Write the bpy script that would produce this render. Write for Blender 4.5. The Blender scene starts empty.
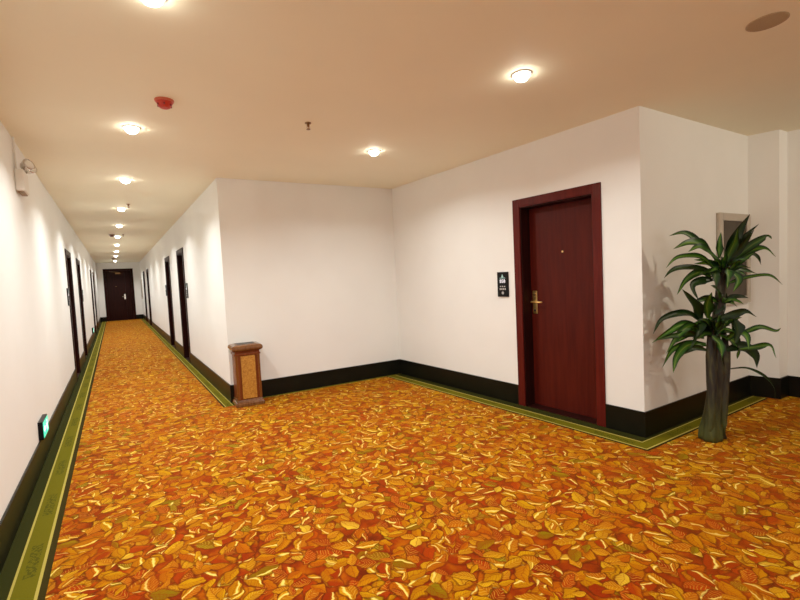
import bpy, bmesh, math, random
from mathutils import Vector, Matrix
random.seed(7)
S = bpy.context.scene
COL = S.collection
H = 2.7
V = Vector

# ------------------------------------------------------------------ helpers
def link(o, parent=None):
    COL.objects.link(o)
    if parent is not None:
        o.parent = parent
    return o

def obj(name, bm, mats, parent=None, smooth=False, loc=None, bevel=0):
    me = bpy.data.meshes.new(name)
    bmesh.ops.recalc_face_normals(bm, faces=bm.faces)
    bm.to_mesh(me); bm.free()
    for m in (mats if isinstance(mats, (list, tuple)) else [mats]):
        me.materials.append(m)
    if smooth:
        for p in me.polygons: p.use_smooth = True
    o = bpy.data.objects.new(name, me)
    if loc: o.location = loc
    link(o, parent)
    if bevel:
        b = o.modifiers.new('bevel', 'BEVEL'); b.width = bevel; b.segments = 2; b.limit_method = 'ANGLE'
    return o

def tag(o, label=None, cat=None, group=None, kind=None):
    if label: o['label'] = label
    if cat: o['category'] = cat
    if group: o['group'] = group
    if kind: o['kind'] = kind
    return o

def thing(name, label, cat, loc=(0, 0, 0), rz=0, group=None, kind=None):
    o = bpy.data.objects.new(name, None); o.empty_display_size = .1
    o.location = loc; o.rotation_euler = (0, 0, rz); link(o)
    return tag(o, label, cat, group, kind)

def box(bm, x0, x1, y0, y1, z0, z1):
    vs = [bm.verts.new((x, y, z)) for x in (x0, x1) for y in (y0, y1) for z in (z0, z1)]
    for f in ((0, 1, 3, 2), (4, 6, 7, 5), (0, 4, 5, 1), (2, 3, 7, 6), (0, 2, 6, 4), (1, 5, 7, 3)):
        bm.faces.new([vs[i] for i in f])
    return bm

def bx(*a):
    return box(bmesh.new(), *a)

def prism(bm, pts, z0, z1):
    lo = [bm.verts.new((p[0], p[1], z0)) for p in pts]; hi = [bm.verts.new((p[0], p[1], z1)) for p in pts]
    n = len(pts)
    bm.faces.new(lo); bm.faces.new(hi)
    for i in range(n):
        bm.faces.new((lo[i], lo[(i + 1) % n], hi[(i + 1) % n], hi[i]))

def lathe(prof, n=32, axis='z', M=None):
    """closed profile of (radius, height) spun about z"""
    bm = bmesh.new(); rings = []
    for r, z in prof:
        if r < 1e-6: rings.append([bm.verts.new((0, 0, z))])
        else: rings.append([bm.verts.new((r * math.cos(2 * math.pi * k / n), r * math.sin(2 * math.pi * k / n), z)) for k in range(n)])
    for a, b in zip(rings, rings[1:]):
        for k in range(n):
            k2 = (k + 1) % n
            if len(a) == 1 and len(b) == 1: continue
            if len(a) == 1: bm.faces.new((a[0], b[k], b[k2]))
            elif len(b) == 1: bm.faces.new((a[k], a[k2], b[0]))
            else: bm.faces.new((a[k], a[k2], b[k2], b[k]))
    if M is not None: bm.transform(M)
    return bm

def tube(bm, pts, rads, n=10):
    rings = []
    pts = [V(p) for p in pts]
    up = V((0, 0, 1))
    for i, p in enumerate(pts):
        t = (pts[min(i + 1, len(pts) - 1)] - pts[max(i - 1, 0)]).normalized()
        a = t.cross(up)
        if a.length < 1e-3: a = t.cross(V((1, 0, 0)))
        a.normalize(); b = t.cross(a)
        rings.append([bm.verts.new(p + rads[i] * (a * math.cos(2 * math.pi * k / n) + b * math.sin(2 * math.pi * k / n))) for k in range(n)])
    for r, s in zip(rings, rings[1:]):
        for k in range(n): bm.faces.new((r[k], r[(k + 1) % n], s[(k + 1) % n], s[k]))
    bm.faces.new(rings[0]); bm.faces.new(rings[-1])
    return bm

# ------------------------------------------------------------------ node helpers
class NT:
    def __init__(s, name):
        s.m = bpy.data.materials.new(name); s.m.use_nodes = True
        s.t = s.m.node_tree; s.t.nodes.clear()
        s.out = s.t.nodes.new('ShaderNodeOutputMaterial')
        s.bsdf = s.t.nodes.new('ShaderNodeBsdfPrincipled')
        s.t.links.new(s.bsdf.outputs[0], s.out.inputs[0])
    def n(s, kind, **kw):
        nd = s.t.nodes.new('ShaderNode' + kind)
        for k, v in kw.items(): setattr(nd, k, v)
        return nd
    def l(s, a, b):
        if isinstance(a, (int, float)): b.default_value = a
        elif isinstance(a, tuple): b.default_value = a
        else: s.t.links.new(a, b)
    def math(s, op, a, b=0.0, c=None, clamp=False):
        nd = s.n('Math', operation=op, use_clamp=clamp)
        s.l(a, nd.inputs[0]); s.l(b, nd.inputs[1])
        if c is not None: s.l(c, nd.inputs[2])
        return nd.outputs[0]
    def vmath(s, op, a, b=(0, 0, 0), scale=None):
        nd = s.n('VectorMath', operation=op)
        s.l(a, nd.inputs[0]); s.l(b, nd.inputs[1])
        if scale is not None: s.l(scale, nd.inputs[3])
        return nd.outputs[0]
    def mix(s, f, a, b, mode='MIX'):
        nd = s.n('Mix', data_type='RGBA', blend_type=mode)
        s.l(f, nd.inputs[0]); s.l(a, nd.inputs[6]); s.l(b, nd.inputs[7])
        return nd.outputs[2]
    def ramp(s, f, stops, interp='LINEAR'):
        nd = s.n('ValToRGB'); cr = nd.color_ramp; cr.interpolation = interp
        while len(cr.elements) > 1: cr.elements.remove(cr.elements[-1])
        cr.elements[0].position = stops[0][0]; cr.elements[0].color = stops[0][1]
        for p, c in stops[1:]:
            e = cr.elements.new(p); e.color = c
        s.l(f, nd.inputs[0]); return nd.outputs[0]
    def smooth(s, x, a, b):
        nd = s.n('MapRange', interpolation_type='SMOOTHSTEP'); s.l(x, nd.inputs[0]); s.l(a, nd.inputs[1]); s.l(b, nd.inputs[2])
        return nd.outputs[0]
    def set(s, **kw):
        names = dict(color='Base Color', rough='Roughness', metal='Metallic', coat='Coat Weight', coatr='Coat Roughness', spec='Specular IOR Level', emc='Emission Color', ems='Emission Strength', normal='Normal', sheen='Sheen Weight', trans='Transmission Weight', sub='Subsurface Weight')
        for k, v in kw.items(): s.l(v, s.bsdf.inputs[names[k]])
        return s

def c4(r, g, b): return (r, g, b, 1.0)
def srgb(r, g, b):
    f = lambda u: (u / 12.92 if u <= .04045 else ((u + .055) / 1.055) ** 2.4)
    return (f(r / 255), f(g / 255), f(b / 255), 1.0)

def plain(name, col, rough=.5, metal=0, var=.12, scale=18, bump=0, **kw):
    """paint or plastic with a little procedural mottling"""
    t = NT(name); tc = t.n('TexCoord').outputs['Object']
    nz = t.n('TexNoise'); nz.inputs['Scale'].default_value = scale; nz.inputs['Detail'].default_value = 3; t.l(tc, nz.inputs['Vector'])
    f = nz.outputs[0]
    dark = tuple(c * (1 - var) for c in col[:3]) + (1,); lite = tuple(min(1, c * (1 + var)) for c in col[:3]) + (1,)
    t.set(color=t.ramp(f, [(.3, dark), (.7, lite)]), rough=rough, metal=metal, **kw)
    if bump:
        b = t.n('Bump'); b.inputs['Strength'].default_value = bump; b.inputs['Distance'].default_value = .002
        n2 = t.n('TexNoise'); n2.inputs['Scale'].default_value = 220; t.l(tc, n2.inputs['Vector']); t.l(n2.outputs[0], b.inputs['Height']); t.l(b.outputs[0], t.bsdf.inputs['Normal'])
    return t.m

M = {}
M['wall'] = plain('wall_paint', c4(.87, .87, .84), .55, var=.015, scale=2.5, bump=.08)
M['ceiling'] = plain('ceiling_paint', c4(.96, .92, .70), .7, var=.015, scale=1.5)
M['base'] = plain('skirting_gloss', c4(.0045, .0048, .0028), .38, var=.25, scale=7, spec=.14)
M['white_metal'] = plain('white_enamel', c4(.78, .76, .71), .35, var=.03)
M['white_plastic'] = plain('white_plastic', c4(.80, .77, .70), .4, var=.03)
M['dark_plastic'] = plain('black_plastic', c4(.003, .003, .0035), .35, var=.2, spec=.12)
M['brass'] = plain('brass', c4(.78, .52, .18), .28, 1.0, var=.12, scale=60)
M['bronze'] = plain('dull_bronze', c4(.25, .14, .06), .4, 1.0, var=.15, scale=60)
M['chrome'] = plain('chrome', c4(.75, .72, .68), .12, 1.0, var=.05)
M['red'] = plain('red_plastic', c4(.55, .022, .006), .35, var=.1)
M['red_base'] = plain('pale_red_plastic', c4(.60, .12, .05), .4, var=.05)
M['red_dark'] = plain('dark_red_plastic', c4(.20, .006, .004), .4, var=.1)
M['brown_det'] = plain('brown_plastic', c4(.16, .05, .03), .4, var=.1)
M['grille'] = plain('speaker_mesh', c4(.44, .34, .20), .7, var=.2, scale=300)
M['slot'] = plain('dark_slot', c4(.008, .006, .005), .5, var=.2)
M['silver'] = plain('silver_trim', c4(.50, .44, .36), .35, .3, var=.05)
M['grey_panel'] = plain('grey_panel', c4(.075, .060, .044), .6, var=.2, scale=6, spec=.2)
M['mark_white'] = NT('sign_white').set(color=c4(.9, .9, .95), rough=.4, emc=c4(.85, .85, 1), ems=.5).m
M['mark_teal'] = NT('sign_teal').set(color=c4(.35, .62, .6), rough=.4).m
M['mark_grey'] = NT('sign_grey').set(color=c4(.45, .43, .42), rough=.4).m
M['exit_green'] = NT('exit_green').set(color=c4(.02, .45, .28), rough=.3, emc=c4(.03, .75, .45), ems=1.2).m
M['exit_white'] = NT('exit_white').set(color=c4(.85, .95, .92), rough=.3, emc=c4(.7, 1, .92), ems=2.2).m

t = NT('lamp_lens'); t.set(color=c4(1, .95, .85), rough=.4, emc=c4(1, .92, .78), ems=36.0); M['lens'] = t.m

def wood(name, c0, c1, rough, coat, sx=14):
    t = NT(name); tc = t.n('TexCoord').outputs['Object']
    mp = t.n('Mapping'); mp.inputs['Scale'].default_value = (sx, sx, .9); t.l(tc, mp.inputs[0])
    nz = t.n('TexNoise'); nz.inputs['Scale'].default_value = 2.2; nz.inputs['Detail'].default_value = 6; nz.inputs['Distortion'].default_value = .6
    t.l(mp.outputs[0], nz.inputs['Vector'])
    t.set(color=t.ramp(nz.outputs[0], [(.3, c0), (.7, c1)]), rough=rough, coat=coat, coatr=.12, spec=.10)
    return t.m
M['door'] = wood('mahogany_leaf', c4(.046, .0042, .0026), c4(.078, .0078, .0040), .45, .02)
M['frame'] = wood('mahogany_frame', c4(.062, .0050, .0036), c4(.100, .0088, .0055), .40, .05)
M['door_dark'] = wood('dark_mahogany', c4(.009, .0018, .0014), c4(.022, .0036, .0024), .45, .02)
M['bin_wood'] = wood('bin_brown', c4(.10, .028, .006), c4(.20, .065, .014), .3, .3, 30)
M['bin_red'] = wood('bin_red_brown', c4(.09, .016, .005), c4(.17, .036, .009), .3, .3, 30)
M['bin_rim'] = wood('bin_rim_brown', c4(.10, .034, .010), c4(.18, .072, .024), .2, .5, 20)

t = NT('gold_stone'); tc = t.n('TexCoord').outputs['Object']
vo = t.n('TexVoronoi'); vo.inputs['Scale'].default_value = 85; t.l(tc, vo.inputs['Vector'])
nz = t.n('TexNoise'); nz.inputs['Scale'].default_value = 26; nz.inputs['Detail'].default_value = 4; t.l(tc, nz.inputs['Vector'])
f = t.math('ADD', t.math('MULTIPLY', vo.outputs['Distance'], .5), t.math('MULTIPLY', nz.outputs[0], .6))
t.set(color=t.ramp(f, [(.3, c4(.18, .055, .006)), (.5, c4(.38, .15, .016)), (.75, c4(.52, .25, .04))]), rough=.3, coat=.3)
M['bin_gold'] = t.m

# ---- leaf-pattern carpet: four Voronoi layers of whole leaves, each with rim, midrib and side veins
t = NT('leaf_carpet'); tc = t.n('TexCoord').outputs['Object']
nz = t.n('TexNoise'); nz.inputs['Scale'].default_value = 9; nz.inputs['Detail'].default_value = 3; t.l(tc, nz.inputs['Vector'])
color = t.ramp(nz.outputs[0], [(.32, srgb(92, 8, 0)), (.50, srgb(138, 36, 0)), (.68, srgb(168, 84, 0))])
wob = t.n('TexNoise'); wob.inputs['Scale'].default_value = 16; t.l(tc, wob.inputs['Vector'])
wobv = t.vmath('SCALE', t.vmath('SUBTRACT', wob.outputs['Color'], (.5, .5, .5)), scale=.045)
P = t.vmath('ADD', tc, wobv)
OR = [(0, srgb(134, 18, 0)), (.20, srgb(164, 46, 0)), (.40, srgb(182, 96, 0)), (.46, srgb(184, 116, 0)), (.74, srgb(186, 134, 2)), (.93, srgb(116, 108, 4))]
GO = [(0, srgb(150, 36, 0)), (.10, srgb(180, 96, 0)), (.34, srgb(188, 124, 0)), (.62, srgb(200, 152, 8)), (.86, srgb(112, 110, 6)), (.94, srgb(226, 194, 70))]
layers = [(9.6, 0.3, .62, .38, .12, OR), (8.4, 5.7, .62, .36, .25, OR), (11.5, 11.1, .60, .34, .35, GO), (9.0, 17.9, .58, .29, .40, OR), (7.9, 23.3, .60, .29, .60, GO), (12.5, 31.3, .56, .20, .72, GO)]
for sc_, off, a, b, thr, cols in layers:
    q = t.vmath('ADD', t.vmath('SCALE', P, scale=sc_), (off, off * 1.7, 0))
    vo = t.n('TexVoronoi', voronoi_dimensions='2D'); vo.inputs['Scale'].default_value = 1.0; vo.inputs['Randomness'].default_value = .9
    t.l(q, vo.inputs['Vector'])
    sep = t.n('SeparateColor'); t.l(vo.outputs['Color'], sep.inputs[0])
    r1, r2, r3 = sep.outputs
    d = t.vmath('SUBTRACT', q, vo.outputs['Position'])
    rot = t.n('VectorRotate', rotation_type='Z_AXIS'); t.l(d, rot.inputs['Vector']); t.l(t.math('MULTIPLY', r1, 6.283), rot.inputs['Angle'])
    xyz = t.n('SeparateXYZ'); t.l(rot.outputs[0], xyz.inputs[0])
    X = t.math('DIVIDE', xyz.outputs[0], a); Yr = t.math('DIVIDE', xyz.outputs[1], b)
    bend = t.math('MULTIPLY', t.math('MULTIPLY', X, X), t.math('SUBTRACT', r3, .5))
    Yb = t.math('ADD', Yr, bend); Ya = t.math('ABSOLUTE', Yb)
    env = t.math('MULTIPLY', t.math('SUBTRACT', 1.0, t.math('MULTIPLY', X, X)), t.math('ADD', 1.0, t.math('MULTIPLY', X, -.35)))
    s_ = t.math('SUBTRACT', env, Ya)
    on = t.math('GREATER_THAN', r2, thr)
    mask = t.math('MULTIPLY', t.smooth(s_, .0, .06), on)
    rim = t.math('SUBTRACT', 1.0, t.smooth(s_, .04, .22))
    midrib = t.math('SUBTRACT', 1.0, t.smooth(Ya, .03, .10))
    vein = t.math('SINE', t.math('MULTIPLY', t.math('SUBTRACT', X, t.math('MULTIPLY', Ya, .45)), 26.0))
    vein = t.smooth(vein, .55, .95)
    rnd = t.math('FRACT', t.math('MULTIPLY', t.math('ADD', r1, r3), 3.77))
    lc = t.ramp(rnd, cols, 'CONSTANT')
    half = t.smooth(Yb, -.2, .8)
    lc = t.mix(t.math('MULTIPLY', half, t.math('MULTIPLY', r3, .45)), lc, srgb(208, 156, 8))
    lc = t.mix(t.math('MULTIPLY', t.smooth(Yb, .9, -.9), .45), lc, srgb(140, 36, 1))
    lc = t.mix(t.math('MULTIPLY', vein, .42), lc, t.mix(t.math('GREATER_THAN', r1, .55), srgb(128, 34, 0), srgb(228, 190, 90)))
    cream_streak = t.math('MULTIPLY', t.math('MULTIPLY', t.smooth(Yb, .22, .34), t.smooth(Yb, .62, .40)), t.math('MULTIPLY', t.smooth(s_, .05, .25), t.math('GREATER_THAN', r3, .70)))  # cream stroke woven into some leaves of the pattern
    lc = t.mix(t.math('MULTIPLY', cream_streak, .9), lc, srgb(255, 240, 170))
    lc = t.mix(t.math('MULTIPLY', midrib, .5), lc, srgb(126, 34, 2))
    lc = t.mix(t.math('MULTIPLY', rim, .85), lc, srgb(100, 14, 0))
    dark_surround = t.math('MULTIPLY', t.math('MULTIPLY', t.smooth(s_, -.35, .0), on), .62)  # dark red surround woven around each leaf
    color = t.mix(dark_surround, color, srgb(80, 5, 0))
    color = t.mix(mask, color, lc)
pile = t.n('TexNoise'); pile.inputs['Scale'].default_value = 260; t.l(tc, pile.inputs['Vector'])
color = t.mix(t.math('MULTIPLY', t.math('SUBTRACT', pile.outputs[0], .3), .35), color, c4(.02, .006, .002), 'MULTIPLY')
bp = t.n('Bump'); bp.inputs['Strength'].default_value = .35; bp.inputs['Distance'].default_value = .004
big = t.n('TexNoise'); big.inputs['Scale'].default_value = 3.2; big.inputs['Detail'].default_value = 2; t.l(tc, big.inputs['Vector'])
color = t.mix(t.smooth(big.outputs[0], .45, .7), color, t.mix(.35, color, srgb(150, 44, 0)))
color = t.mix(1.0, color, c4(.95, .80, .32), 'MULTIPLY')
t.l(pile.outputs[0], bp.inputs['Height'])
t.bsdf.inputs['Sheen Tint'].default_value = (1.0, .70, .05, 1); t.bsdf.inputs['Sheen Roughness'].default_value = .45
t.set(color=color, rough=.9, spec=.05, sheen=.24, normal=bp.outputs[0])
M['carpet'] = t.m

# ---- woven border: v runs across (metres from the wall / width), u along in metres
t = NT('carpet_border'); uv = t.n('UVMap').outputs[0]
xyz = t.n('SeparateXYZ'); t.l(uv, xyz.inputs[0]); U_, V_ = xyz.outputs[0], xyz.outputs[1]
DK = c4(.026, .027, .005); LN = c4(.46, .37, .07); OL = c4(.130, .112, .006)
# v: 0-1 dark band, 1-2 olive strip, 2-3 dark outer edge
base = t.ramp(t.math('DIVIDE', V_, 3.0), [(0, DK), (.318, LN), (.352, OL), (.628, LN), (.668, c4(.035, .026, .005))], 'CONSTANT')
per = t.math('FRACT', t.math('MULTIPLY', U_, 1.35))
inm = t.math('MULTIPLY', t.math('GREATER_THAN', per, .25), t.math('LESS_THAN', per, .72))
inv = t.math('MULTIPLY', t.math('GREATER_THAN', V_, 1.28), t.math('LESS_THAN', V_, 1.72))
cm = t.n('CombineXYZ'); t.l(t.math('MULTIPLY', U_, 95.0), cm.inputs[0]); t.l(t.math('MULTIPLY', V_, 9.0), cm.inputs[1])
br = t.n('TexVoronoi', voronoi_dimensions='2D', distance='CHEBYCHEV', feature='F1'); br.inputs['Scale'].default_value = .75; t.l(cm.outputs[0], br.inputs['Vector'])
mk = t.math('MULTIPLY', t.math('GREATER_THAN', br.outputs['Distance'], .36), t.math('MULTIPLY', inm, inv))
base = t.mix(t.math('MULTIPLY', mk, .55), base, c4(.03, .035, .006))
pl_ = t.n('TexNoise'); pl_.inputs['Scale'].default_value = 240; t.l(t.n('TexCoord').outputs['Object'], pl_.inputs['Vector'])
base = t.mix(t.math('MULTIPLY', pl_.outputs[0], .5), base, c4(.35, .33, .3), 'MULTIPLY')
t.set(color=base, rough=.9, spec=.03); M['border'] = t.m

# ---- plant
t = NT('plant_leaf'); uv = t.n('UVMap').outputs[0]
xyz = t.n('SeparateXYZ'); t.l(uv, xyz.inputs[0])
va = t.math('ABSOLUTE', t.math('SUBTRACT', xyz.outputs[1], .5))
nz = t.n('TexNoise'); nz.inputs['Scale'].default_value = 5; cm = t.n('CombineXYZ')
t.l(t.math('MULTIPLY', xyz.outputs[1], 3.0), cm.inputs[0]); t.l(t.math('MULTIPLY', xyz.outputs[0], .8), cm.inputs[1]); t.l(cm.outputs[0], nz.inputs['Vector'])
lc = t.ramp(t.math('ADD', va, t.math('MULTIPLY', t.math('SUBTRACT', nz.outputs[0], .5), .25)), [(.0, c4(.16, .24, .03)), (.06, c4(.055, .15, .012)), (.24, c4(.020, .082, .006)), (.42, c4(.003, .020, .003)), (.5, c4(.002, .010, .002))])
oi = t.n('ObjectInfo').outputs['Random']
lc = t.mix(t.math('MULTIPLY', t.smooth(oi, .25, .75), .88), lc, c4(.004, .011, .0035))
t.set(color=lc, rough=.4, spec=.22); M['leaf'] = t.m
t = NT('plant_bark'); tc = t.n('TexCoord').outputs['Object']
mp = t.n('Mapping'); mp.inputs['Scale'].default_value = (26, 26, 4); t.l(tc, mp.inputs[0])
nz = t.n('TexNoise'); nz.inputs['Scale'].default_value = 1.4; nz.inputs['Detail'].default_value = 6; t.l(mp.outputs[0], nz.inputs['Vector'])
sx = t.n('SeparateXYZ'); t.l(tc, sx.inputs[0])
low = t.math('SUBTRACT', 1.0, t.smooth(sx.outputs[2], .0, .45))
cc = t.ramp(nz.outputs[0], [(.38, c4(.003, .002, .001)), (.54, c4(.018, .014, .004)), (.74, c4(.07, .064, .016))])
cc = t.mix(t.math('MULTIPLY', low, .65), cc, c4(.060, .078, .007))
bp = t.n('Bump'); bp.inputs['Strength'].default_value = .6; bp.inputs['Distance'].default_value = .01; t.l(nz.outputs[0], bp.inputs['Height'])
t.set(color=cc, rough=.7, normal=bp.outputs[0]); M['bark'] = t.m

# ------------------------------------------------------------------ room shell
LP = [(-.602, -4.0), (-.602, 24.25), (1.107, 24.25), (1.107, 5.547), (3.463, 5.397), (3.607, 1.910),
      (5.548, 1.842), (5.600, 1.600), (5.790, 1.590), (5.800, 1.150), (9.0, 1.150), (9.0, -4.0)]
LP = [V((x, y, 0)) for x, y in LP]
NSEG = len(LP)
def seg(i): return LP[i % NSEG], LP[(i + 1) % NSEG]
def tang(i):
    a, b = seg(i); return (b - a).normalized()
def nrm(i):
    t_ = tang(i); return V((t_.y, -t_.x, 0))
def miter(i, d):
    """vertex i of the loop shifted by d into the room"""
    n0, n1 = nrm(i - 1), nrm(i)
    k = n0 + n1
    return LP[i % NSEG] + k * (d / (1 + n0.dot(n1)))
T = .2
WALLN = ['wall_left', 'wall_end', 'wall_corridor_right', 'wall_alcove_back', 'wall_alcove_right', 'wall_plant_side',
         'wall_niche', 'wall_pier_front', 'wall_pier_side', 'wall_lobby', 'wall_right', 'wall_behind']
# door openings: wall -> [(s0, s1, height)]
DW = .84
DOORS = [  # wall index, outer start s, outer width, outer height
    (4, 2.193, .967, 2.165),
    (0, 12.66, .97, 2.12), (0, 15.09, 1.0, 2.12), (0, 21.15, .97, 2.12), (0, 23.25, .97, 2.12),
    (2, 24.25 - 9.80, .95, 2.15), (2, 24.25 - 12.22, 1.0, 2.15), (2, 24.25 - 19.5, 1.0, 2.15), (2, 24.25 - 21.9, 1.0, 2.15),
    (1, .24, 1.18, 2.41)]
CAS = .085
openings = {}
for w, s0, wd, ht in DOORS:
    openings.setdefault(w, []).append((s0 + .01, s0 + wd - .01, ht - .01))
for i in range(NSEG):          # wall behind the camera left partly open, an invented gap adding fill light
    a, b = seg(i); tt = tang(i); L = (b - a).length
    ao, bo = miter(i, -T), miter(i + 1, -T)
    bm = bmesh.new(); n = nrm(i)
    def strip(s0, s1, z0, z1):
        p0 = a + tt * s0 if s0 > 0 else a; p1 = a + tt * s1 if s1 < L else b
        q0 = p0 - n * T if s0 > 0 else ao; q1 = p1 - n * T if s1 < L else bo
        prism(bm, [p0, p1, q1, q0], z0, z1)
    cur = 0
    # right part behind the camera stays closed, holding added fill off the plant wall
    for (o0, o1, oh) in sorted(openings.get(i, [])):
        strip(cur, o0, 0, H); strip(o0, o1, oh, H); cur = o1
    strip(cur, L + 1 if i < NSEG - 1 else 6.2 - 1e-4, 0, H)
    o = obj(WALLN[i], bm, M['wall']); o['kind'] = 'structure'
    # skirting, broken at the doors
    bm = bmesh.new(); bt = .012; hb = .2145
    mi, mo = miter(i, bt), miter(i + 1, bt)
    def bstrip(s0, s1):
        p0 = a + tt * s0 if s0 > 0 else a; p1 = a + tt * s1 if s1 < L else b
        q0 = p0 + n * bt if s0 > 0 else mi; q1 = p1 + n * bt if s1 < L else mo
        prism(bm, [p0, p1, q1, q0], 0.0, hb)
    cur = 0
    for (w, s0, wd, ht) in sorted([d for d in DOORS if d[0] == i], key=lambda d: d[1]):
        if s0 > cur: bstrip(cur, s0)
        cur = s0 + wd
    bstrip(cur, L + 1 if i < NSEG - 1 else 6.2)
    o = obj(WALLN[i].replace('wall', 'baseboard'), bm, M['base']); o['kind'] = 'structure'

# floor: carpet field plus the woven border along four of the walls, one object
bm = bmesh.new(); uvl = bm.loops.layers.uv.new('UVMap')
vs = [bm.verts.new(miter(i, -.0)) for i in range(NSEG)]
bm.faces.new(vs)
lo = [bm.verts.new(miter(i, -.0) - V((0, 0, .1))) for i in range(NSEG)]
bm.faces.new(lo[::-1])
for i in range(NSEG): bm.faces.new((vs[i], lo[i], lo[(i + 1) % NSEG], vs[(i + 1) % NSEG]))
def offs(i, d_prev, d_next):
    """corner i with different offsets on its two walls"""
    n0, n1 = nrm(i - 1), nrm(i); c = n0.x * n1.y - n0.y * n1.x
    if abs(c) < 1e-4: return LP[i % NSEG] + n1 * d_next
    x = (d_prev * n1.y - d_next * n0.y) / c; y = (n0.x * d_next - n1.x * d_prev) / c
    return LP[i % NSEG] + V((x, y, 0))
bands = {0: (.083, .2, .232), 2: (.016, .108, .128), 4: (.118, .243, .268), 5: (.042, .148, .168), 3: (.012, .058, .064)}
Z = .0015
for i, wd in bands.items():
    a, b = seg(i); tt = tang(i); n = nrm(i)
    ds = (0.0,) + wd
    for k in range(3):
        if i == 3 and k != 1: continue
        row = []
        for d, kk in ((ds[k], k), (ds[k + 1], k + 1)):
            P0 = a + n * d; P1 = b + n * d
            if i == 4: P1 = offs(5, d, ((0.0,) + bands[5])[kk]); P0 = a + n * d + tt * .02
            if i == 5: P0 = offs(5, ((0.0,) + bands[4])[kk], d); P1 = b + n * d
            if i == 2: P1 = b + n * d + tt * .16
            if i == 3: P0 = a + n * d + tt * .0
            row.append((P0, P1))
        quad = [(row[0][0], k), (row[0][1], k), (row[1][1], k + 1), (row[1][0], k + 1)]
        f = bm.faces.new([bm.verts.new(p + V((0, 0, Z))) for p, _ in quad]); f.material_index = 1
        for lp, (p, v) in zip(f.loops, quad):
            lp[uvl].uv = ((p - a).dot(tt), float(v) * .9999 + (.0001 if v == k else 0))
o = obj('floor', bm, [M['carpet'], M['border']]); o['kind'] = 'structure'

bm = bmesh.new(); prism(bm, [miter(i, 0) for i in range(NSEG)], H, H + .1)
o = obj('ceiling', bm, M['ceiling']); o['kind'] = 'structure'

# ------------------------------------------------------------------ doors (local x along the wall, local -y into the room... y out of room)
def wall_frame(w, s, z=0.0):
    """matrix: local x along wall, local y into the room, z up"""
    a, b = seg(w); tt = tang(w); n = nrm(w); p = a + tt * s
    return (p.x, p.y, z), math.atan2(-n.x, n.y)      # local +y = room normal

def place(w, s, z=0.0):
    # local x runs back along the wall (to the left as seen from the room), local y into the room
    loc, rz = wall_frame(w, s, z); return loc, rz

def make_handle(par, x, y, side=1, mat='brass'):
    h = obj('handle', bx(x - .028, x + .028, y, y + .009, .975, 1.215), M[mat], par, bevel=.004)
    bm = tube(bmesh.new(), [(x, y + .005, 1.10), (x, y + .045, 1.10)], [.012, .011], 12)
    tube(bm, [(x - side * .012, y + .05, 1.10), (x + side * .06, y + .052, 1.10), (x + side * .115, y + .046, 1.098)], [.011, .010, .008], 10)
    obj('lever', bm, M[mat], h, smooth=False)
    k = lathe([(0, 0), (.013, 0), (.013, .006), (0, .006)], 16, M=Matrix.Translation((x, y + .008, 1.175)) @ Matrix.Rotation(-math.pi / 2, 4, 'X'))
    obj('thumb_turn', k, M['bronze'], h)
    k = lathe([(0, 0), (.011, 0), (.011, .004), (0, .004)], 16, M=Matrix.Translation((x, y + .008, 1.01)) @ Matrix.Rotation(-math.pi / 2, 4, 'X'))
    obj('keyhole', k, M['slot'], h)
    return h

def make_door(n, w, s0, wd, ht, label, handle_at, dark=False, double=False):
    # local x: 0..wd along wall, y: into the room
    loc, rz = place(w, s0 + wd)
    root = thing('door_%d' % n, label, 'door', loc, rz, kind='structure')
    fm, lm = (M['door_dark'], M['door_dark']) if dark else (M['frame'], M['door'])
    if w == 1: fm = M['door_dark']
    c = CAS; pr = .014
    bm = bmesh.new()
    box(bm, 0, c, 0.0005, pr, 0.002, ht); box(bm, wd - c, wd, .0005, pr, 0.002, ht); box(bm, c, wd - c, .0005, pr, ht - c, ht)
    obj('door_frame', bm, fm, root, bevel=.003)
    bm = bmesh.new()       # jambs inside the opening
    box(bm, .013, c + .012, -.17, .0005, .002, ht - .013); box(bm, wd - c - .012, wd - .013, -.17, .0005, .002, ht - .013); box(bm, c + .012, wd - c - .012, -.17, .0005, ht - c - .012, ht - .013)
    obj('door_jamb', bm, M['door_dark'], root, bevel=.003)  # near-black wood stands in for the shade inside the door recess
    obj('backing', bx(.012, wd - .012, -.198, -.1715, .001, ht - .012), M['door_dark'], root)  # unseen sheet added to stop outside light leaking through the door gaps
    x0, x1, zt = c + .015, wd - c - .015, ht - c - .015
    yl = -.128
    if double:
        xs = x0 + (x1 - x0) * .25
        obj('door_leaf', bx(x0, xs - .002, yl - .042, yl, .008, zt), lm, root, bevel=.002)
        leaf = obj('door_leaf', bx(xs + .002, x1, yl - .042, yl, .008, zt), lm, root, bevel=.002)
        x0 = xs
    else:
        leaf = obj('door_leaf', bx(x0, x1, yl - .042, yl, .008, zt), lm, root, bevel=.002)
    # threshold
    obj('threshold', bx(.02, wd - .02, -.17, 0, 0.0, .006), M['door_dark'], root)
    hx = x0 + .046 if handle_at == 0 else x1 - .046
    make_handle(leaf, hx, yl, 1 if handle_at == 0 else -1, 'brass' if not double else 'chrome')
    pk = lathe([(0, 0), (.009, 0), (.010, .004), (.006, .006), (0, .004)], 16, M=Matrix.Translation(((x0 + x1) / 2, yl, 1.60)) @ Matrix.Rotation(-math.pi / 2, 4, 'X'))
    obj('peephole', pk, M['brass'], leaf)
    if double:
        bm = bmesh.new(); box(bm, x0 + .16, x0 + .36, yl, yl + .035, zt - .14, zt - .08)
        tube(bm, [(x0 + .20, yl + .03, zt - .07), (x0 + .42, yl + .10, zt - .04), (x0 + .60, yl + .03, zt - .02)], [.01, .01, .01], 8)
        obj('door_closer', bm, M['bronze'], leaf)  # bronze block with a bent arm near the leaf top
    return root

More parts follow.
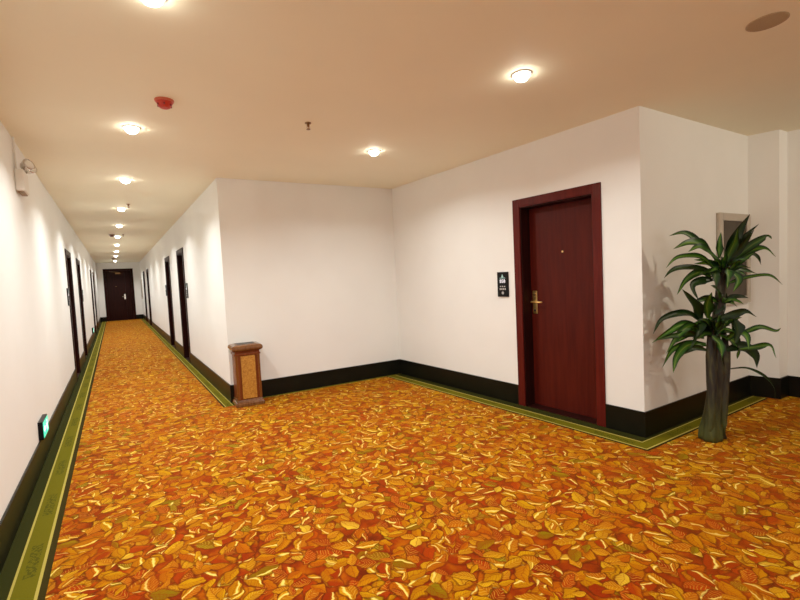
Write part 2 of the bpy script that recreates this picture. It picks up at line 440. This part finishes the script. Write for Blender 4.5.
w, s, wd, ht = DOORS[0]
make_door(1, w, s, wd, ht, 'dark red mahogany hotel room door with brass lever, facing the open carpet', 1)
dl = [('dark brown corridor door, nearest of those on the left wall', 1), ('dark brown corridor door, second from the camera on the left wall', 0),
      ('dark brown corridor door, third from the camera on the left wall', 1), ('dark brown corridor door, farthest on the left wall', 0),
      ('dark brown corridor door nearest the litter bin on the right corridor wall', 0), ('dark brown corridor door, second from the litter bin on the right corridor wall', 1),
      ('dark brown corridor door, third from the litter bin on the right corridor wall', 0), ('dark brown corridor door, farthest on the right corridor wall', 1)]
for k, (lb, hs) in enumerate(dl):
    w, s, wd, ht = DOORS[k + 1]; make_door(k + 2, w, s, wd, ht, lb, hs, dark=True)
w, s, wd, ht = DOORS[9]
make_door(10, w, s, wd, ht, 'dark brown wide double door closing the far end of the corridor', 0, dark=True, double=True)

# ------------------------------------------------------------------ room number signs
def text_bm(txt, size):
    cu = bpy.data.curves.new('glyphs', 'FONT'); cu.body = txt; cu.size = size; cu.align_x = 'CENTER'; cu.align_y = 'CENTER'; cu.extrude = .0004
    to = bpy.data.objects.new('glyphs', cu); COL.objects.link(to)
    dg = bpy.context.evaluated_depsgraph_get(); me = bpy.data.meshes.new_from_object(to.evaluated_get(dg))
    bm = bmesh.new(); bm.from_mesh(me)
    bpy.data.objects.remove(to); bpy.data.curves.remove(cu); bpy.data.meshes.remove(me)
    return bm
# local x along wall (viewed from the room x runs to the left, so glyphs are turned), y into the room
TX = Matrix(((-1, 0, 0, 0), (0, 0, 1, 0), (0, 1, 0, 0), (0, 0, 0, 1)))
def make_sign(w, s, z, label, full):
    loc, rz = place(w, s, z)
    r = thing('room_number_sign', label, 'sign', loc, rz, group='room number signs beside the doors')
    obj('backing_plate', bx(-.075, .075, .0005, .016, -.135, .135), M['dark_plastic'], r, bevel=.003)
    if full:
        y = .0165
        bm = text_bm('858', .052); bm.transform(Matrix.Translation((0, y, .034)) @ TX); obj('number', bm, M['mark_white'], r)
        bm = bmesh.new(); prism(bm, [(-.016, .075), (.016, .075), (0, .112)], 0, .0008); prism(bm, [(-.038, .066), (.038, .066), (.038, .072), (-.038, .072)], 0, .0008)
        bm.transform(Matrix.Translation((0, y - .0004, 0)) @ TX); obj('emblem', bm, M['mark_teal'], r)
        for zz, cnt, hh in ((-.022, 3, .012), (-.050, 4, .018)):
            bm = bmesh.new()
            for q in range(cnt):
                xc = (q - (cnt - 1) / 2) * (.028 if cnt == 3 else .023)
                prism(bm, [(xc - .007, zz - hh / 2), (xc + .007, zz - hh / 2), (xc + .007, zz + hh / 2), (xc - .007, zz + hh / 2)], 0, .0008)
            bm.transform(Matrix.Translation((0, y - .0004, 0)) @ TX); obj('icon_row', bm, M['mark_grey'], r)
        bm = lathe([(0, 0), (.015, 0), (.015, .001), (0, .001)], 20); bm.transform(Matrix.Translation((0, y - .0004, -.092)) @ TX); obj('bell_icon', bm, M['mark_grey'], r)
    return r
make_sign(4, 2.028, 1.292, 'black room number sign on the wall left of the red mahogany door', True)
make_sign(0, 4 + 8.46, 1.36, 'black room number sign before the nearest door on the left wall', True)
make_sign(0, 4 + 12.24, 1.34, 'black room number sign past the second door on the left wall', True)
make_sign(2, 24.25 - 8.66, 1.36, 'black room number sign on the corridor wall nearest the litter bin', True)
make_sign(2, 24.25 - 12.42, 1.36, 'black room number sign past the second door on the right corridor wall', True)

# ------------------------------------------------------------------ ceiling fittings
def downlight(x, y, label, group):
    r = thing('recessed_downlight', label, 'ceiling light', (x, y, H), 0, group)
    obj('trim_ring', lathe([(.0485, 0), (.066, 0), (.066, -.004), (.052, -.008), (.0485, -.006), (.0485, 0)], 40), M['white_metal'], r, smooth=True)
    obj('lens', lathe([(0, -.0005), (.048, -.0005), (.048, -.012), (.045, -.025), (.034, -.038), (.018, -.045), (0, -.047)], 32), M['lens'], r, smooth=True)
    return r
ords = ['nearest', 'second', 'third', 'fourth', 'fifth', 'sixth', 'seventh', 'eighth', 'ninth', 'tenth']
CY = [2.19, 4.06, 5.98, 8.13, 10.25, 12.37, 14.68, 17.1, 19.35, 22.7]
CX = [.223, .205, .20, .187, .178, .166, .166, .163, .15, .15]
lights = []
for k, (x, y) in enumerate(zip(CX, CY)):
    lb = 'round recessed downlight, %s in the corridor row' % (ords[k] + (' from the camera' if k else ' to the camera') if k < 9 else 'farthest, before the end door')
    if k == 0: lb = 'round recessed downlight cut by the top edge, nearest in the corridor row'
    downlight(x, y, lb, 'downlights in the corridor row'); lights.append((x, y, 1.0))
for x, y, lb in ((2.30, 1.965, 'large bright recessed downlight in front of the red door'), (2.28, 3.85, 'bright recessed downlight near the inner corner of the blank walls')):
    downlight(x, y, lb, 'downlights over the open area'); lights.append((x, y, 1.0))
for x, y, pw in ((.22, .2, .6), (.22, -1.9, .6), (2.36, .0, .2), (2.36, -2.0, .3)):
    lights.append((x, y, pw))
for k, (x, y, pw) in enumerate(lights):
    ld = bpy.data.lights.new('downlight_lamp', 'AREA'); ld.shape = 'DISK'; ld.size = .08; ld.energy = 22 * pw * (1.12 if y > 5 else 1.0); ld.color = (1.0, .985, .925)
    ld.spread = math.radians(138 if y > 5 else 146 if x < 1 else 154)     # the corridor fittings have narrower beams
    lo_ = bpy.data.objects.new('downlight_lamp', ld); lo_.location = (x, y, H - .053); link(lo_)
# lobby lamp to the right, throws the plant shadow on the wall
ld = bpy.data.lights.new('lobby_lamp', 'AREA'); ld.shape = 'DISK'; ld.size = .07; ld.energy = 22; ld.color = (1.0, .86, .66)
lo_ = bpy.data.objects.new('lobby_lamp', ld); lo_.location = (5.1, -.7, 2.66); link(lo_)
lo_.rotation_euler = (V((3.9, 1.7, 1.2)) - V((5.1, -.7, 2.66))).to_track_quat('-Z', 'Y').to_euler()

def detector(x, y, body, base, label, group):
    r = thing('smoke_detector', label, 'smoke detector', (x, y, H), 0, group)
    obj('base_ring', lathe([(0, -.0005), (.060, -.0005), (.060, -.008), (.056, -.014), (0, -.014)], 36), base, r, smooth=False)
    obj('sensor_body', lathe([(0, -.0145), (.052, -.0145), (.050, -.022), (.034, -.050), (.026, -.054), (0, -.055)], 36), body, r, smooth=False)
    for q in range(6 if y < 5 else 0):
        a = q * math.pi / 3 + .4; q2 = .0425
        b2 = bx(-.006, .006, -.005, .005, -.006, .006); b2.transform(Matrix.Translation((q2 * math.cos(a), q2 * math.sin(a), -.035)) @ Matrix.Rotation(a, 4, 'Z'))
        obj('vent_slot', b2, M['red_dark'], r)
    return r
detector(.375, 3.38, M['red'], M['red_base'], 'red smoke detector on the ceiling beside the near corridor lights', 'smoke detectors')
detector(.05, 12.0, M['brown_det'], M['brown_det'], 'small dark smoke detector halfway along the corridor ceiling', 'smoke detectors')
detector(.07, 21.0, M['brown_det'], M['brown_det'], 'tiny dark smoke detector near the far end of the corridor ceiling', 'smoke detectors')

def sprinkler(x, y, label):
    r = thing('sprinkler_head', label, 'sprinkler', (x, y, H), 0, 'sprinkler heads on the ceiling')
    obj('escutcheon', lathe([(0, -.0005), (.026, -.0005), (.024, -.006), (.010, -.009), (0, -.009)], 24), M['bronze'], r)
    bm = lathe([(0, -.0095), (.010, -.0095), (.011, -.024), (.007, -.030), (.0035, -.034), (.0035, -.050), (0, -.050)], 16)
    for sx in (-1, 1): tube(bm, [(sx * .010, 0, -.022), (sx * .013, 0, -.036), (sx * .004, 0, -.051)], [.002, .002, .002], 6)
    obj('nozzle', bm, M['bronze'], r)
    obj('deflector', lathe([(0, -.0505), (.016, -.0505), (.016, -.053), (0, -.053)], 20), M['bronze'], r)
    return r
sprinkler(1.40, 3.38, 'bronze sprinkler head on the ceiling over the open area')
sprinkler(.27, 7.70, 'small sprinkler head on the corridor ceiling')
sprinkler(.27, 11.9, 'tiny far sprinkler head beside the dark smoke detector in the corridor')

r = thing('ceiling_speaker', 'round flat brown ceiling speaker at the top right corner', 'speaker', (3.025, .915, H))
obj('rim', lathe([(.082, -.0005), (.092, -.0005), (.092, -.004), (.086, -.006), (.082, -.004)], 48), M['bronze'] if False else M['grille'], r)
obj('grille', lathe([(0, -.0005), (.0815, -.0005), (.0815, -.003), (0, -.005)], 48), M['grille'], r)

# ------------------------------------------------------------------ left-wall fittings
r = thing('emergency_light', 'white twin-head emergency light high on the left wall', 'emergency light', (-.602, 4.64, 2.27))
obj('housing', bx(0.0, .060, 0, .24, 0, .175), M['white_plastic'], r, bevel=.012)
obj('test_panel', bx(.012, .050, .03, .21, -.010, -.0005), M['bronze'], r)
for yy in (.06, .19):
    m = Matrix.Translation((.075, yy, .215)) @ Matrix.Rotation(math.radians(62), 4, 'Y') @ Matrix.Rotation(math.radians(40), 4, 'X')
    hd = obj('lamp_head', lathe([(0, -.045), (.018, -.042), (.034, -.02), (.044, .02), (.046, .03), (.043, .03), (.035, .0), (0, -.01)], 28, M=m), M['chrome'], r, smooth=True)
    obj('lamp_glass', lathe([(0, .026), (.042, .026), (.03, .034), (0, .038)], 28, M=m), M['white_plastic'], hd, smooth=True)
    obj('bracket', tube(bmesh.new(), [(.045, yy, .170), (.055, yy, .185), (.062, yy, .20)], [.010, .008, .010], 8), M['chrome'], hd)
obj('conduit', tube(bmesh.new(), [(.012, .03, .17), (.012, .03, .34), (.012, .03, .4295)], [.006, .006, .006], 8), M['white_plastic'], r)

def exit_sign(y, label):
    r = thing('exit_sign', label, 'exit sign', (-.602, y, .222), 0, 'low exit signs on the left wall')
    obj('housing', bx(.0005, .034, 0, .30, 0, .150), M['dark_plastic'], r, bevel=.003)
    obj('light_panel', bx(.0345, .0365, .010, .290, .012, .138), M['exit_green'], r)
    TY = Matrix.Translation((.0366, .16, .075)) @ Matrix.Scale(.85, 4) @ Matrix(((0, 0, 1, 0), (1, 0, 0, 0), (0, 1, 0, 0), (0, 0, 0, 1)))
    bm = bmesh.new()       # arrow and running figure
    prism(bm, [(-.15, .0), (-.105, .035), (-.105, .014), (-.03, .014), (-.03, -.014), (-.105, -.014), (-.105, -.035)], 0, .0008)
    bm.transform(TY); obj('arrow', bm, M['exit_white'], r)
    bm = bmesh.new()
    prism(bm, [(.045, .012), (.075, .022), (.095, -.004), (.075, -.012), (.050, -.016)], 0, .0008)
    for pts in ([(.05, -.012), (.062, -.012), (.045, -.05), (.03, -.05)], [(.075, -.012), (.09, -.008), (.115, -.05), (.10, -.05)], [(.075, .02), (.085, .012), (.12, .0), (.12, .012)], [(.045, .016), (.05, .004), (.02, -.004), (.02, .008)]):
        prism(bm, pts, 0, .0008)
    prism(bm, [(.075 + .014 * math.cos(q * math.pi / 6), .040 + .014 * math.sin(q * math.pi / 6)) for q in range(12)], 0, .0008)
    bm.transform(TY); obj('running_figure', bm, M['exit_white'], r)
    return r
exit_sign(4.63, 'small lit green exit sign just above the skirting of the left wall')
exit_sign(15.3, 'tiny dark exit sign low on the left wall far down the corridor')

# ------------------------------------------------------------------ framed wall cabinets
def wall_cabinet(w, s0, s1, z0, z1, label):
    loc, rz = place(w, s1, z0); W = s1 - s0; Hh = z1 - z0
    r = thing('wall_cabinet', label, 'wall cabinet', loc, rz, 'framed panels on the walls')
    f = .075
    bm = bmesh.new(); d = .035
    box(bm, 0, f, .0005, d, 0, Hh); box(bm, W - f, W, .0005, d, 0, Hh); box(bm, f, W - f, .0005, d, 0, f); box(bm, f, W - f, .0005, d, Hh - f, Hh)
    obj('frame', bm, M['silver'], r, bevel=.006)
    pn = obj('door_panel', bx(f + .001, W - f - .001, .001, .022, f + .001, Hh - f - .001), M['grey_panel'], r)
    obj('latch', bx(f + .02, f + .035, .0225, .030, Hh * .47, Hh * .55), M['chrome'], pn)
    return r
wall_cabinet(5, 1.255, 1.915, .99, 1.895, 'silver framed grey wall panel behind the tall plant')
wall_cabinet(2, 24.25 - 23.85, 24.25 - 23.1, .97, 1.85, 'pale framed wall panel near the far end of the right corridor wall')

# ------------------------------------------------------------------ litter bin
r = thing('litter_bin', 'square brown and gold litter bin standing at the wall corner', 'litter bin', (1.262, 5.368, 0), math.atan2(-.15, 2.356))
def sq(bm, prof, fy):
    rings = []
    for hw, z in prof:
        rings.append([bm.verts.new((sx * hw, sy * hw * fy, z)) for sx, sy in ((-1, -1), (1, -1), (1, 1), (-1, 1))])
    bm.faces.new(rings[0][::-1])
    for a, b in zip(rings, rings[1:]):
        for k in range(4): bm.faces.new((a[k], a[(k + 1) % 4], b[(k + 1) % 4], b[k]))
    bm.faces.new(rings[-1]); return bm
FY = .86
obj('plinth', sq(bmesh.new(), [(.162, .002), (.162, .034), (.154, .048), (.146, .056), (.142, .080)], FY), M['bin_rim'], r, bevel=.003)
obj('body', sq(bmesh.new(), [(.138, .0805), (.138, .600)], FY), M['bin_red'], r, bevel=.003)
yf = -.138 * FY
for sx in (-1, 1):
    obj('corner_post', bx(*sorted((sx * .139, sx * .112)), yf - .006, yf - .0005, .082, .598), M['bin_wood'], r, bevel=.002)
obj('front_panel', bx(-.078, .082, yf - .004, yf - .0005, .09, .592), M['bin_gold'], r, bevel=.002)
obj('neck', sq(bmesh.new(), [(.146, .6005), (.148, .618), (.138, .626), (.138, .646), (.150, .652)], FY), M['bin_red'], r, bevel=.002)
rim = obj('ash_tray_top', sq(bmesh.new(), [(.150, .6525), (.170, .664), (.176, .682), (.172, .700), (.158, .716), (.120, .724)], FY), M['bin_rim'], r, bevel=.004)
obj('tray_opening', bx(-.098, .098, -.078, .078, .7245, .7275), M['slot'], rim)
obj('tray_lip', sq(bmesh.new(), [(.112, .7242), (.112, .7262)], FY), M['bronze'], rim)

# ------------------------------------------------------------------ plant
PX, PY, yaw = 3.95, 1.56, .5772
plant = thing('potted_dracaena', 'tall artificial green dracaena with two leaf crowns standing beside the wall corner', 'plant', (PX, PY, 0), -yaw)
# local x = right as seen from the lobby, local y = away, z up
def lobed(bm, path, n=26):
    rings = []
    for (x, y, z, rad, tw) in path:
        rr = []
        for k in range(n):
            a = 2 * math.pi * k / n
            q = rad * (.93 + .26 * math.cos(3 * (a + tw)) * min(1, .35 + z * 4) + .08 * math.cos(7 * a + 3 * tw))
            rr.append(bm.verts.new((x + q * math.cos(a), y + q * math.sin(a) * .9, z)))
        rings.append(rr)
    for a, b in zip(rings, rings[1:]):
        for k in range(n): bm.faces.new((a[k], a[(k + 1) % n], b[(k + 1) % n], b[k]))
    bm.faces.new(rings[0]); bm.faces.new(rings[-1]); return bm
trunk = obj('trunk', lobed(bmesh.new(), [(-.005, 0, .001, .088, 0), (-.005, 0, .03, .093, .05), (-.004, 0, .08, .090, .1), (.002, 0, .14, .076, .18), (.010, 0, .22, .066, .28), (.020, 0, .32, .062, .38), (.028, 0, .42, .060, .46), (.030, 0, .52, .058, .54), (.026, 0, .60, .054, .6), (.02, 0, .68, .046, .66), (.012, 0, .76, .034, .7)]), M['bark'], plant, smooth=True)
def stem(pts, rads): obj('stem', tube(bmesh.new(), pts, rads, 12), M['bark'], plant, smooth=True)
stem([(-.055, -.035, .02), (-.040, -.045, .12), (-.025, -.045, .28), (-.022, -.035, .48), (-.016, -.02, .68), (.0, -.01, .84), (-.005, -.01, .96)], [.026, .030, .033, .036, .034, .03, .022])
stem([(.075, -.03, .02), (.068, -.035, .14), (.078, -.03, .30), (.098, -.015, .46), (.118, .0, .60), (.134, .015, .72), (.130, .02, .80), (.115, .02, .88)], [.024, .028, .031, .033, .034, .030, .024, .016])
stem([(.05, .03, .65), (.055, .02, .9), (.08, .01, 1.12), (.095, 0, 1.28), (.10, 0, 1.42)], [.04, .036, .034, .036, .026])

def catmull(P, m):
    out = []
    Q = [P[0] + (P[0] - P[1])] + P + [P[-1] + (P[-1] - P[-2])]
    segs = len(P) - 1
    for i in range(m + 1):
        u = i / m * segs; k = min(int(u), segs - 1); f = u - k
        a, b, c, d = Q[k], Q[k + 1], Q[k + 2], Q[k + 3]
        out.append(.5 * ((2 * b) + (c - a) * f + (2 * a - 5 * b + 4 * c - d) * f * f + (3 * b - a - 3 * c + d) * f ** 3))
    return out
def leaf(pts, width, y0, y1, face):
    P = [V((p[0], y0 + (y1 - y0) * (k / (len(pts) - 1)) ** 1.3, p[1])) for k, p in enumerate(pts)]
    P = [p + V((2.46 + p.x, 0, p.z - 1.434)) * (p.y / 3.46) for p in P]     # leaf tips nearer the lobby hang a little lower and further in
    m = 18; C = catmull(P, m); ph, wa = random.uniform(0, 6), random.uniform(.05, .16)
    bm = bmesh.new(); uvl = bm.loops.layers.uv.new('UVMap'); rows = []
    for i, c in enumerate(C):
        tg = (C[min(i + 1, m)] - C[max(i - 1, 0)]).normalized()
        side = tg.cross(face); 
        if side.length < .05: side = tg.cross(V((0, 0, 1)))
        side.normalize(); nn = side.cross(tg)
        u = i / m
        w = width * .58 * (min(1, .30 + 1.9 * u) if u < .37 else 1) * (1 - max(0, (u - .37) / .63) ** 1.35) + .0006
        rows.append([bm.verts.new(c + side * (w * s * (1 + wa * math.sin(9 * u + ph + s))) + nn * (abs(s) * w * (.42 + wa * 2.2 * math.sin(11 * u + ph + 2 * s)))) for s in (-1, -.5, 0, .5, 1)])
    for i in range(m):
        for k in range(4):
            f = bm.faces.new((rows[i][k], rows[i][k + 1], rows[i + 1][k + 1], rows[i + 1][k]))
            for lp, (a, b) in zip(f.loops, ((i, k), (i, k + 1), (i + 1, k + 1), (i + 1, k))): lp[uvl].uv = (a / m, b / 4)
    return obj('leaf', bm, M['leaf'], plant, smooth=True)
LV = [
    ([[0.119, 1.423], [0.199, 1.608], [0.319, 1.79]], 0.071), ([[0.135, 1.423], [0.239, 1.583], [0.389, 1.709]], 0.039),
    ([[0.143, 1.406], [0.302, 1.525], [0.444, 1.604], [0.491, 1.586]], 0.055), ([[0.143, 1.406], [0.317, 1.5], [0.436, 1.511], [0.523, 1.443]], 0.047),
    ([[0.183, 1.436], [0.302, 1.478], [0.372, 1.451], [0.404, 1.386]], 0.047), ([[0.126, 1.249], [0.277, 1.289], [0.46, 1.304], [0.577, 1.22]], 0.031),
    ([[0.064, 1.442], [-0.061, 1.558], [-0.155, 1.641], [-0.225, 1.668], [-0.32, 1.649]], 0.055), ([[0.056, 1.426], [-0.061, 1.566], [-0.179, 1.587], [-0.29, 1.545]], 0.063),
    ([[0.04, 1.38], [-0.062, 1.464], [-0.156, 1.484], [-0.267, 1.473], [-0.348, 1.398]], 0.047), ([[0.024, 1.349], [-0.095, 1.386], [-0.236, 1.393], [-0.308, 1.373], [-0.364, 1.32]], 0.047),
    ([[0.007, 1.302], [-0.079, 1.354], [-0.191, 1.296], [-0.264, 1.181]], 0.055), ([[0.024, 1.286], [-0.064, 1.282], [-0.143, 1.246], [-0.09, 1.125]], 0.063),
    ([[0.072, 1.457], [0.073, 1.559], [0.09, 1.66]], 0.047), ([[0.048, 1.379], [0.04, 1.317], [0.046, 1.205]], 0.063),
    ([[0.135, 1.375], [0.142, 1.312], [0.134, 1.209]], 0.055), ([[0.111, 1.408], [0.184, 1.554], [0.224, 1.685]], 0.063),
    ([[0.143, 1.422], [0.247, 1.535], [0.35, 1.664]], 0.047), ([[0.08, 1.425], [-0.014, 1.508], [-0.093, 1.551], [-0.172, 1.516]], 0.063),
    ([[0.135, 1.375], [0.254, 1.433], [0.357, 1.491]], 0.047), ([[0.159, 1.358], [0.222, 1.276], [0.181, 1.183]], 0.055),
    ([[-0.067, 0.972], [-0.129, 1.095], [-0.223, 1.226]], 0.079), ([[-0.019, 0.986], [-0.026, 1.09], [0.014, 1.191]], 0.079),
    ([[0.037, 1.015], [0.085, 1.108], [0.134, 1.177]], 0.071), ([[-0.044, 0.923], [-0.162, 1.024], [-0.282, 1.03], [-0.394, 0.988], [-0.459, 0.879]], 0.055),
    ([[-0.052, 0.891], [-0.203, 0.946], [-0.339, 0.889], [-0.468, 0.807]], 0.055), ([[-0.053, 0.851], [-0.163, 0.929], [-0.276, 0.838], [-0.358, 0.713]], 0.055),
    ([[-0.053, 0.827], [-0.163, 0.864], [-0.308, 0.855], [-0.46, 0.823]], 0.047), ([[-0.037, 0.778], [-0.165, 0.792], [-0.309, 0.743], [-0.392, 0.602]], 0.047),
    ([[-0.037, 0.77], [-0.181, 0.777], [-0.27, 0.685], [-0.304, 0.557]], 0.071), ([[-0.03, 0.729], [-0.125, 0.75], [-0.23, 0.699]], 0.039),
    ([[-0.036, 0.874], [-0.131, 0.895], [-0.228, 0.835], [-0.309, 0.791]], 0.047), ([[0.02, 0.968], [0.156, 1.001], [0.275, 1.019], [0.371, 0.975]], 0.055),
    ([[0.061, 0.982], [0.148, 0.986], [0.179, 0.936], [0.163, 0.849]], 0.063), ([[0.091, 0.82], [0.275, 0.859], [0.395, 0.894], [0.514, 0.856], [0.562, 0.878]], 0.039),
    ([[0.075, 0.837], [0.163, 0.801], [0.218, 0.734], [0.21, 0.645]], 0.079), ([[0.122, 0.722], [0.25, 0.74], [0.346, 0.671], [0.369, 0.565]], 0.087),
    ([[0.154, 0.721], [0.354, 0.735], [0.474, 0.737], [0.522, 0.638]], 0.039), ([[0.196, 0.975], [0.211, 0.878], [0.194, 0.767]], 0.079),
    ([[0.123, 0.802], [0.218, 0.862], [0.283, 0.827], [0.306, 0.713]], 0.063), ([[0.137, 0.568], [0.289, 0.569], [0.425, 0.497], [0.505, 0.396], [0.513, 0.298]], 0.020),
    ([[0.012, 0.888], [-0.059, 0.956], [-0.1, 0.869], [-0.166, 0.736]], 0.055), ([[0.011, 0.84], [0.074, 0.765], [0.09, 0.659]], 0.063)]
for k, (pts, w) in enumerate(LV):
    cen = V((.10, 0, 1.38)) if k < 20 else V((.03, 0, .88))
    # every leaf starts at its crown's stem
    y1 = random.uniform(-.20, .03)
    drop = len(pts) == 3 and pts[-1][1] < pts[0][1]
    if drop: y1 = -.10
    fz = V((random.uniform(-.25, .25), -1, random.uniform(.2, .75)))
    root = [cen.x * .5 + pts[0][0] * .5, pts[0][1]]
    leaf(pts, w, -.015 - (.03 if drop else 0), y1, fz.normalized())
# inner short leaves filling the crowns
for cen, cnt, zc in (((.105, 0), 22, 1.33), ((.03, 0), 28, .85), ((.09, 0), 8, 1.10)):
    for q in range(cnt):
        a = q * 2.4; el = random.uniform(-.2, 1.0); Lg = random.uniform(.15, .30)
        dx, dy = math.cos(a) * math.cos(el), math.sin(a) * math.cos(el) * .7 - .15
        P = [V((cen[0], cen[1], zc)), V((cen[0] + dx * Lg * .5, cen[1] + dy * Lg * .5, zc + Lg * .5 * math.sin(el) + .03)), V((cen[0] + dx * Lg, cen[1] + dy * Lg, zc + Lg * math.sin(el) * .9))]
        pts = [(p.x, p.z) for p in P]
        leaf(pts, .042, 0, min(P[-1].y, .06), V((0, -1, .5)).normalized())

# ------------------------------------------------------------------ camera, world, colour
cam = bpy.data.cameras.new('camera'); co = bpy.data.objects.new('camera', cam); link(co)
yawc, pit, rol, fpx = .5772, -.0541, -.0479, 437.85
f = V((math.sin(yawc) * math.cos(pit), math.cos(yawc) * math.cos(pit), math.sin(pit)))
r0 = V((math.cos(yawc), -math.sin(yawc), 0)); u0 = r0.cross(f)
rr = r0 * math.cos(rol) + u0 * math.sin(rol); uu = u0 * math.cos(rol) - r0 * math.sin(rol)
co.matrix_world = Matrix(((rr.x, uu.x, -f.x, 0), (rr.y, uu.y, -f.y, 0), (rr.z, uu.z, -f.z, 1.4338), (0, 0, 0, 1)))
cam.sensor_width = 36; cam.lens = fpx / 800 * 36; cam.clip_start = .05; cam.clip_end = 100
S.camera = co
wd = bpy.data.worlds.new('world'); S.world = wd; wd.use_nodes = True
wd.node_tree.nodes['Background'].inputs[0].default_value = (1, .93, .82, 1); wd.node_tree.nodes['Background'].inputs[1].default_value = 1.5
S.view_settings.view_transform = 'Standard'; S.view_settings.look = 'None'; S.view_settings.exposure = -0.03; S.view_settings.gamma = 1.12
